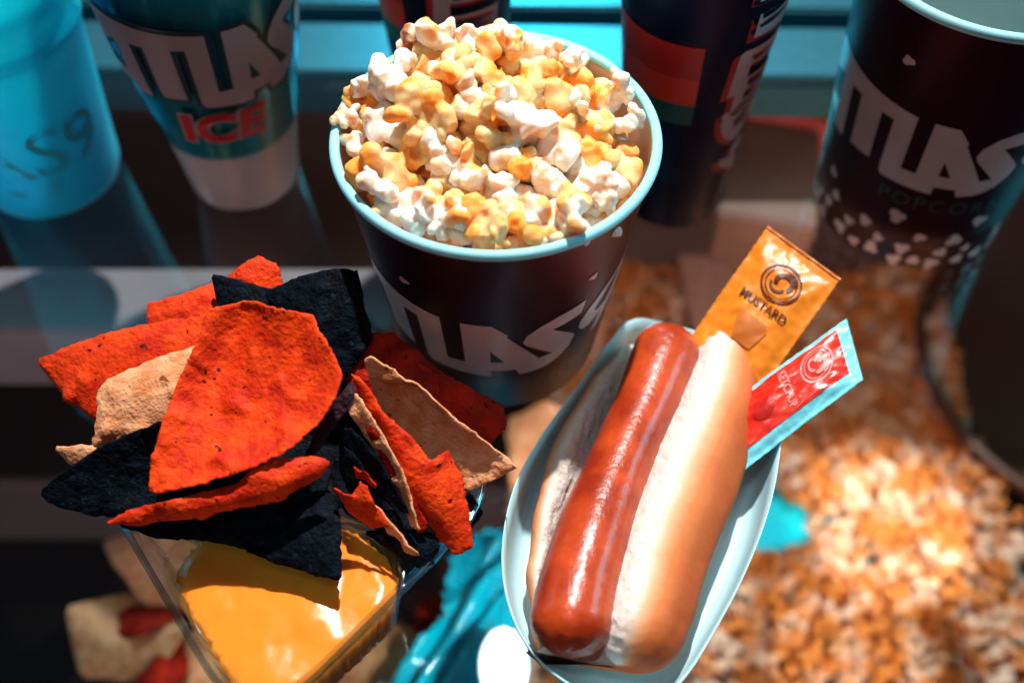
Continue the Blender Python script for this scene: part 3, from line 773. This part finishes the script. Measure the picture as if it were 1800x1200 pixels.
for k in range(NS + 1):
    s = BT * .5 * (1 - math.cos(math.pi * k / NS)); p = bpos(s); q = (bpos(min(BT, s + .012)) - bpos(max(0, s - .012))); q.z = 0; q.normalize()
    side = -q.cross(Vector((0, 0, 1))).normalized()
    if side.x < 0: side = -side
    e = min(s, BT - s); er = .017; kk = math.sqrt(max(0, 1 - (1 - min(1, e / er)) ** 2)); w = interp(wprof, s / BT)
    cs, cz = (6, 22)
    for u in pc:
        rough = .0010 if u.z < .2 else .00025
        ccx = 26 if u.x > 5 else (-24 if u.x < -5 else u.x)            # each half rounds off by itself at its end
        ccy = 26
        sx = (ccx + (u.x - ccx) * (.30 + .70 * kk)) if e < er else u.x
        sy = (ccy + (u.y - ccy) * (.12 + .88 * kk)) if e < er else u.y
        if u.x < -8:
            fl = interp([(0, .15), (.13, .72), (.26, .92), (.45, 1.04), (.66, .93), (.80, .72), (.90, .45), (1, .2)], s / BT); sx = -8 + (sx + 8) * fl; sy = 3 + (sy - 3) * (.30 + .70 * min(1, fl))
        dd = Vector((side.x * sx, side.y * sx, 0)) * (w / 1000)
        v = Vector((p.x, p.y, 0)) + dd + Vector((0, 0, max(2.4, sy * (w * .35 + .65) ) / 1000))
        if u.x > 8: v += dirA * (.019 * max(0, 1 - s / .05) * min(1, (u.x - 8) / 8))
        out = side * (u.x - ccx) + Vector((0, 0, u.y - ccy)); out = out.normalized() if out.length > 0 else out
        v += out * (rough * noise.noise(v * 260) + .0010 * noise.noise(v * 42))
        V.append(v); CR.append(max(0, min(1, u.z)) + (0.25 * (1 - kk) if u.z > .15 else 0))
for i in range(NS):
    for j in range(K): Fs.append([i * K + j, i * K + (j + 1) % K, (i + 1) * K + (j + 1) % K, (i + 1) * K + j])
for end in (0, NS):
    ctr = sum((V[end * K + j] for j in range(K)), Vector()) / K
    V.append(ctr); CR.append(.9)
    for j in range(K): Fs.append([end * K + j, end * K + (j + 1) % K, len(V) - 1])
o = mesh_obj('hot_dog_bun', V, Fs, M['bun']); fix_normals(o)
a_ = o.data.attributes.new('crust', 'FLOAT', 'POINT'); a_.data.foreach_set('value', CR); recentre(o)
tag(o, 'soft split hot dog bun with golden crust, lying in the paper boat', 'bun')
# torn crumb bits on the cut edge
# ------------------------------------------------------------------ condiment packets
def packet(name, label, quad, m, thick, win=None, winmat=None, marks=()):
    """quad: four world corners; u along 0->1 (width), v along 0->3 (length)"""
    A, B, C_, D = quad; c = (A + B + C_ + D) / 4
    n = (B - A).cross(D - A).normalized()
    if n.z < 0: n = -n
    def P(u, v, h=0):
        q = A * (1 - u) * (1 - v) + B * u * (1 - v) + C_ * u * v + D * (1 - u) * v
        return q + n * h - c
    def pil(u, v):
        e = min(u, 1 - u, v, 1 - v); k = min(1, max(0, (e - .06) / .28)); k = math.sin(k * math.pi / 2)
        return thick * k + .0019 * noise.noise(Vector((u * 3.2, v * 5, thick * 900))) * (.4 + .6 * k) + .0007 * noise.noise(Vector((u * 11, v * 16, 3))) + .0012 * math.sin(v * 3.1)
    t = empty(name, c); tag(t, label, 'condiment packet')
    NU, NV = 44, 66; V = []; Fs = []
    for sgn in (1, -1):
        for j in range(NV + 1):
            for i in range(NU + 1):
                u, v = i / NU, j / NV; e = min(u, 1 - u)
                uu = u; vv = v
                if i in (0, NU): uu += .004 * math.sin(j * 1.7)
                if j in (0, NV): vv += .004 * (1 if i % 2 else -1)
                V.append(P(uu, vv, pil(u, v) if sgn > 0 else pil(u, v) - .0002 - 2 * max(0, pil(u, v)) * (e > .03)))
    k0 = (NU + 1) * (NV + 1)
    for j in range(NV):
        for i in range(NU):
            a = j * (NU + 1) + i; f = [a, a + 1, a + NU + 2, a + NU + 1]; Fs.append(f); Fs.append([x + k0 for x in f[::-1]])
    ring = [i for i in range(NU)] + [j * (NU + 1) + NU for j in range(NV)] + [NV * (NU + 1) + i for i in range(NU, 0, -1)] + [j * (NU + 1) for j in range(NV, 0, -1)]
    for a, b in zip(ring, ring[1:] + ring[:1]): Fs.append([a, b, b + k0, a + k0])
    fix_normals(mesh_obj('pouch', V, Fs, m, t))
    def overlay(nm, polys, mm, off, V2=None, F2=None):
        if V2 is None: V2, F2 = flat_mesh(polys, .03, .025)
        used = sorted({i for f in F2 for i in f}); mp = {k: i for i, k in enumerate(used)}
        o = mesh_obj(nm, [P(V2[i][0], V2[i][1], pil(*V2[i]) + off) for i in used], [[mp[i] for i in f] for f in F2], mm, t)
        return fix_normals(o)
    if win: overlay('window', [win], winmat, .00035)
    for nm, kind, arg, mm in marks:
        if kind == 'poly': overlay(nm, arg, mm, .0007)
        else:
            s, cx, cy, w, h, flip = arg
            V2, F2 = text_polys(s, 1, .02)
            xs = [v[0] for v in V2]; W_ = max(xs) - min(xs)
            V2 = [(cx + (x / W_) * w, cy - (y - .35) * h) for x, y in V2]
            overlay(nm, None, mm, .0008, V2, F2)
    return t
def ringpoly(cx, cy, rx, ry, w, n=28, a0=0, a1=360):
    out = []
    for k in range(n):
        a = R(a0 + (a1 - a0) * k / n); b = R(a0 + (a1 - a0) * (k + 1) / n)
        out.append([(cx + rx * math.cos(a), cy + ry * math.sin(a)), (cx + rx * math.cos(b), cy + ry * math.sin(b)), (cx + rx * (1 - w) * math.cos(b), cy + ry * (1 - w) * math.sin(b)), (cx + rx * (1 - w) * math.cos(a), cy + ry * (1 - w) * math.sin(a))])
    return out
def emblem(cx, cy, rx, ry):
    return (ringpoly(cx, cy, rx, ry, .10) + ringpoly(cx, cy, rx * .78, ry * .78, .07, 24) + ringpoly(cx + rx * .1, cy - ry * .1, rx * .50, ry * .5, .45, 14, 150, 400)
            + ringpoly(cx - rx * .1, cy + ry * .18, rx * .42, ry * .34, .35, 12, 0, 190) + ringpoly(cx + rx * .3, cy - ry * .36, rx * .40, ry * .34, .6, 10, 200, 380))
mq = [at(1350, 398, .072), at(1478, 490, .070), at(1318, 720, .030), at(1190, 628, .034)]
packet('mustard_packet', 'orange foil mustard packet with brown lettering, tucked behind the top of the bun', mq, M['mustard'], .0035, marks=[
    ('seal', 'poly', [[(0, .0), (1, .0), (1, .012), (0, .012)]], M['mustcup']),
    ('emblem', 'poly', emblem(.52, .25, .24, .125), M['mustink']),
    ('lettering', 'text', ('MUSTARD', .50, .425, .60, .075, 0), M['mustink']),
    ('cup_print', 'poly', [[(.36, .52), (.66, .52), (.70, .56), (.64, .70), (.40, .70), (.32, .56)]], M['mustcup'])])
kq = [at(1488, 560, .060), at(1517, 667, .054), at(1275, 853, .022), at(1218, 757, .026)]
packet('ketchup_packet', 'red ketchup packet with a cyan foil border, sticking out behind the bun', kq, M['foil'], .0035,
       win=[(.06, .07), (.78, .07), (.80, .4), (.79, .92), (.08, .92), (.05, .5)], winmat=M['ketchup'], marks=[
    ('emblem', 'poly', emblem(.38, .235, .26, .105), M['ketink']),
    ('tomato_print', 'poly', ringpoly(.45, .60, .15, .075, .98, 20), M['redprint']),
    ('lettering', 'text', ('KETCHUP', .42, .435, .60, .07, 0), M['ketink'])])

# ------------------------------------------------------------------ counter
def box(bm, x0, x1, y0, y1, z0, z1):
    vs = [bm.verts.new((x, y, z)) for x in (x0, x1) for y in (y0, y1) for z in (z0, z1)]
    for f in ((0, 1, 3, 2), (4, 6, 7, 5), (0, 4, 5, 1), (2, 3, 7, 6), (0, 2, 6, 4), (1, 5, 7, 3)): bm.faces.new([vs[i] for i in f])
def box_obj(name, dims, m, parent=None, bev=.0, loc=(0, 0, 0), rz=0):
    bm = bmesh.new()
    for d in dims: box(bm, *d)
    bmesh.ops.recalc_face_normals(bm, faces=bm.faces)
    if bev: bmesh.ops.bevel(bm, geom=bm.edges[:], offset=bev, segments=2, affect='EDGES')
    me = bpy.data.meshes.new(name); bm.to_mesh(me); bm.free(); me.materials.append(m)
    o = bpy.data.objects.new(name, me); col.objects.link(o); o.parent = parent; o.location = loc; o.rotation_euler = (0, 0, rz)
    return o
case = empty('display_case', (0, .25, 0)); tag(case, 'glass topped display counter with a brushed metal rail along its back', 'display case')
dy = -.25
box_obj('glass_top', [(-.9, .9, -.2 + dy, .533 + dy, -.006, -.0002)], M['glass'], case)
rail = empty('back_rail', (0, 0, 0)); rail.parent = case
rot = R(-1.0)
box_obj('flat_strip', [(-1, 1, .537 + dy, .585 + dy, -.03, .004)], M['metal'], case, .001, rz=rot)
box_obj('groove', [(-1, 1, .585 + dy, .596 + dy, -.03, -.006)], M['darkmetal'], case, rz=rot)
box_obj('raised_bar', [(-1, 1, .596 + dy, .632 + dy, -.03, .010)], M['metal'], case, .002, rz=rot)
box_obj('top_bar', [(-1, 1, .636 + dy, .660 + dy, -.03, .018)], M['metal'], case, .003, rz=rot)
bpy.data.objects.remove(rail)
box_obj('back_panel', [(-1, 1, .66 + dy, .70 + dy, -.36, .012)], M['panel'], case, rz=rot)
fl = box_obj('ground', [(-3, 3, -2, 4, -.37, -.36)], M['floor']); tag(fl, 'dark cabinet floor beneath the counter glass', 'floor', kind='structure')

# popcorn bed on the lower shelf
poly = [at(*p, -.32) for p in ((1075, 392), (1300, 385), (1630, 398), (1655, 560), (1690, 700), (1790, 950), (1850, 1300), (860, 1330), (880, 1000), (930, 760), (1020, 560))]
def inpoly(x, y):
    r = False; j = len(poly) - 1
    for i in range(len(poly)):
        a, b = poly[i], poly[j]
        if (a.y > y) != (b.y > y) and x < (b.x - a.x) * (y - a.y) / (b.y - a.y) + a.x: r = not r
        j = i
    return r
hole = at(1345, 905, -.32)
sp = []
x0, x1 = min(p.x for p in poly), max(p.x for p in poly); y0, y1 = min(p.y for p in poly), max(p.y for p in poly)
for layer in range(3):
    y = y0
    while y < y1:
        x = x0
        while x < x1:
            xx, yy = x + rnd.uniform(-.007, .007), y + rnd.uniform(-.007, .007)
            if inpoly(xx, yy) and ((xx - hole.x) / .038) ** 2 + ((yy - hole.y) / .032) ** 2 > 1 + rnd.uniform(-.2, .2):
                sp.append((xx, yy, -.333 + layer * .009 + rnd.uniform(-.004, .006) + .012 * noise.noise(Vector((xx * 12, yy * 12, 0))), rnd.uniform(.011, .0165)))
            x += .0108
        y += .0108
o = mass('popcorn_bed', sp, lk, M['bedA'], 'loose popcorn spread on the shelf beneath the counter glass', 'popcorn')
box_obj('cyan_liner', [(-.10, .10, -.07, .07, -.004, 0)], M['cyanwrap'], None, loc=(hole.x - .02, hole.y, -.338))
tag(bpy.data.objects['cyan_liner'], 'cyan liner sheet showing through a gap in the loose popcorn', 'liner')
p = at(1250, 505, -.30)
o = box_obj('pale_card', [(-.024, .024, -.05, .05, -.001, .001)], M['card'], None, loc=p, rz=R(3)); tag(o, 'small pale card lying on the loose popcorn behind the hot dog', 'card')
# dark round tray at the right, under the glass
p = at(1960, 640, -.30)
V, Fs = lathe([(0, -.03), (.14, -.03), (.155, 0), (.160, .004), (.165, 0), (.150, -.034), (0, -.034)], 96)
o = mesh_obj('round_tray', V, Fs, M['brownbowl'], loc=p); fix_normals(o); tag(o, 'dark brown round tray at the right edge beside the loose popcorn', 'tray')
# bar and block added under the glass in place of soft room reflections
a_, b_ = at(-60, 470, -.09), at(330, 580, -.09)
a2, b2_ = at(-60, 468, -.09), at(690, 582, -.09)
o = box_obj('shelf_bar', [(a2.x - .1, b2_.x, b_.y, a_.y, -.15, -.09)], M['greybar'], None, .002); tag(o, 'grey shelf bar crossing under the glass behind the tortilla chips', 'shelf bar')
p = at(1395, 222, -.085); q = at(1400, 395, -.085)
blk = empty('carton', (p.x, p.y, -.115)); blk.rotation_euler = (0, 0, R(-12)); tag(blk, 'beige carton with a red top band under the glass left of the empty bucket', 'carton')
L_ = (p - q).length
box_obj('carton_body', [(-.045, .02, -L_, -.0, -.02, .03)], M['beigecard'], blk, .002)
box_obj('red_band', [(-.045, .05, .002, .045, -.02, .034)], M['red_paper'], blk, .002)  # red part of the built reflection
# crumpled cyan sheet added under the glass in place of glare
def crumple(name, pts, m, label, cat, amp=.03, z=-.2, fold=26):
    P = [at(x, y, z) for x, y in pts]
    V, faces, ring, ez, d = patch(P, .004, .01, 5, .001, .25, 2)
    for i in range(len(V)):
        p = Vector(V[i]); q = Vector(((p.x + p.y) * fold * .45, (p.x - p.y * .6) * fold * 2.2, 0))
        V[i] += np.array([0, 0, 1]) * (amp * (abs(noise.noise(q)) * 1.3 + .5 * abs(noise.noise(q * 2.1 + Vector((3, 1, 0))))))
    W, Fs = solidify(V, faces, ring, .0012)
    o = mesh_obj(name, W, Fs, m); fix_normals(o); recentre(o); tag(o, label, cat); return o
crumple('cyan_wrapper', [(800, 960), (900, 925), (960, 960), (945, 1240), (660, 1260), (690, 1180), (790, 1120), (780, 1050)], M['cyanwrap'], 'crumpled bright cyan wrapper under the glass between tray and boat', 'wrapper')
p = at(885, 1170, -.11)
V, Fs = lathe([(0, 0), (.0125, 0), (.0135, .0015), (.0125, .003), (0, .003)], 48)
o = mesh_obj('white_lid', V, Fs, M['whitelid'], loc=p); fix_normals(o); o.scale = (1, 1.6, 1); tag(o, 'round white lid lying on the cyan wrapper', 'lid')  # disc added for the white spot in the glare
# chips on the shelf below (blurred)
gl = 'tortilla chips on the shelf under the glass'
zz = -.22
for lab, pts, m in (
    ('big beige chip under the glass at the lower left corner of the tray', [(115, 1065), (230, 1040), (330, 1100), (270, 1200), (140, 1195)], 'tan'),
    ('red chip lying on the beige chip under the glass', [(175, 1075), (215, 1055), (330, 1070), (240, 1120), (190, 1115)], 'redchip'),
    ('beige chip seen under the glass beneath the tray edge', [(180, 950), (270, 920), (430, 990), (400, 1080), (250, 1060), (200, 990)], 'tan'),
    ('orange red chip standing under the glass below the beige chips', [(225, 1195), (290, 1140), (340, 1110), (330, 1180), (270, 1230)], 'redchip'),
    ('pale chip under the glass right of the orange red chip', [(330, 1110), (430, 1080), (470, 1180), (400, 1260), (310, 1230)], 'tan'),
    ('pinkish chip under the glass below the queso tray', [(580, 1130), (700, 1090), (760, 1130), (730, 1210), (600, 1250)], 'tan'),
    ('dark red chip under the glass beside the cyan wrapper', [(735, 1060), (800, 1030), (830, 1080), (770, 1130), (730, 1110)], 'redchip'),
    ('beige chip under the glass between bucket and boat', [(890, 740), (960, 700), (1010, 740), (960, 830), (900, 860)], 'tan'),
    ):
    chip(lab, [(x, y, zz + .02 * math.sin(i * 2 + x)) for i, (x, y) in enumerate(pts)], M[m], .006, .002, .005, group=gl)

# ------------------------------------------------------------------ light
w = bpy.data.worlds.new('World'); sc.world = w; w.use_nodes = True
bg = w.node_tree.nodes['Background']; bg.inputs[0].default_value = (.40, .26, .27, 1); bg.inputs[1].default_value = .05
def look(o, tgt): o.rotation_euler = (Vector(tgt) - o.location).to_track_quat('-Z', 'Y').to_euler()
def spot(name, loc, tgt, W, size, rad, colr, blend=.3):
    d = bpy.data.lights.new(name, 'SPOT'); d.energy = W; d.spot_size = R(size); d.shadow_soft_size = rad; d.color = colr; d.spot_blend = blend
    o = bpy.data.objects.new(name, d); col.objects.link(o); o.location = loc; look(o, tgt); return o
def area(name, loc, tgt, W, sx, sy, colr, spread=180):
    d = bpy.data.lights.new(name, 'AREA'); d.energy = W; d.shape = 'RECTANGLE'; d.size = sx; d.size_y = sy; d.color = colr; d.spread = R(spread)
    o = bpy.data.objects.new(name, d); col.objects.link(o); o.location = loc; look(o, tgt); return o
tg = Vector((.0, .26, .05))
kd = Vector((.09, .42, 1)).normalized()
spot('key_lamp', tg + kd * 1.7, tg, 205, 36, .022, (1, .96, .93), .35)
area('cyan_left', (-1.0, .75, .45), (0, .35, 0), 2.2, .5, .5, (.02, .75, 1))
area('cyan_back', (.02, 1.25, .50), (0, .5, 0), 5, .22, .25, (.05, .80, 1))
area('cyan_right', (.95, .35, .5), (.1, .3, 0), 1.6, .4, .4, (.1, .8, 1)).data.specular_factor = .1
area('front_fill', (.0, -.5, .75), (0, .35, 0), 0.62, .8, .4, (1, .36, .42))
spot('boat_fill', (-.10, .02, 1.05), (.035, .24, .0), 7, 17, .08, (.72, .90, 1), .9)
area('cyan_top', (1.45, .55, .85), (.0, .25, 0), 4, .4, .4, (.05, .80, 1)).data.specular_factor = .1
spot('under_shelf', (.18, .30, -.03), (.22, .60, -.32), 2.0, 150, .03, (1, .60, .42), .9)  # unseen spot added to brighten the loose popcorn
spot('shelf_beam', (.30, .25, -.03), (.29, .392, -.32), 9, 27, .004, (1, .88, .74), .7)  # unseen spot added below the glass for the popcorn's bright patch
spot('shelf_beam_near', (.28, .10, -.03), (.24, .29, -.32), 7, 24, .004, (1, .88, .74), .7)  # second added spot, carrying the bright patch nearer
spot('rear_shelf_lamp', (.36, .36, -.02), (.20, .62, -.12), 1.3, 90, .02, (1, .70, .60), .8)  # unseen fill added to light the beige and red block
spot('left_shelf_lamp', (-.32, .22, -.04), (-.18, .62, -.15), .8, 130, .02, (.9, .72, .76), .9)  # unseen fill added to lighten the floor and grey bar
spot('wrapper_lamp', (.02, .19, -.02), (-.012, .205, -.2), 1.4, 110, .006, (.85, 1, 1), .5)  # unseen fill added to brighten the cyan glare sheet
sc.view_settings.view_transform = 'Standard'; sc.view_settings.look = 'None'; sc.view_settings.exposure = 0; sc.view_settings.gamma = 1
sc.render.engine = 'CYCLES'; sc.cycles.max_bounces = 10; sc.cycles.transparent_max_bounces = 16
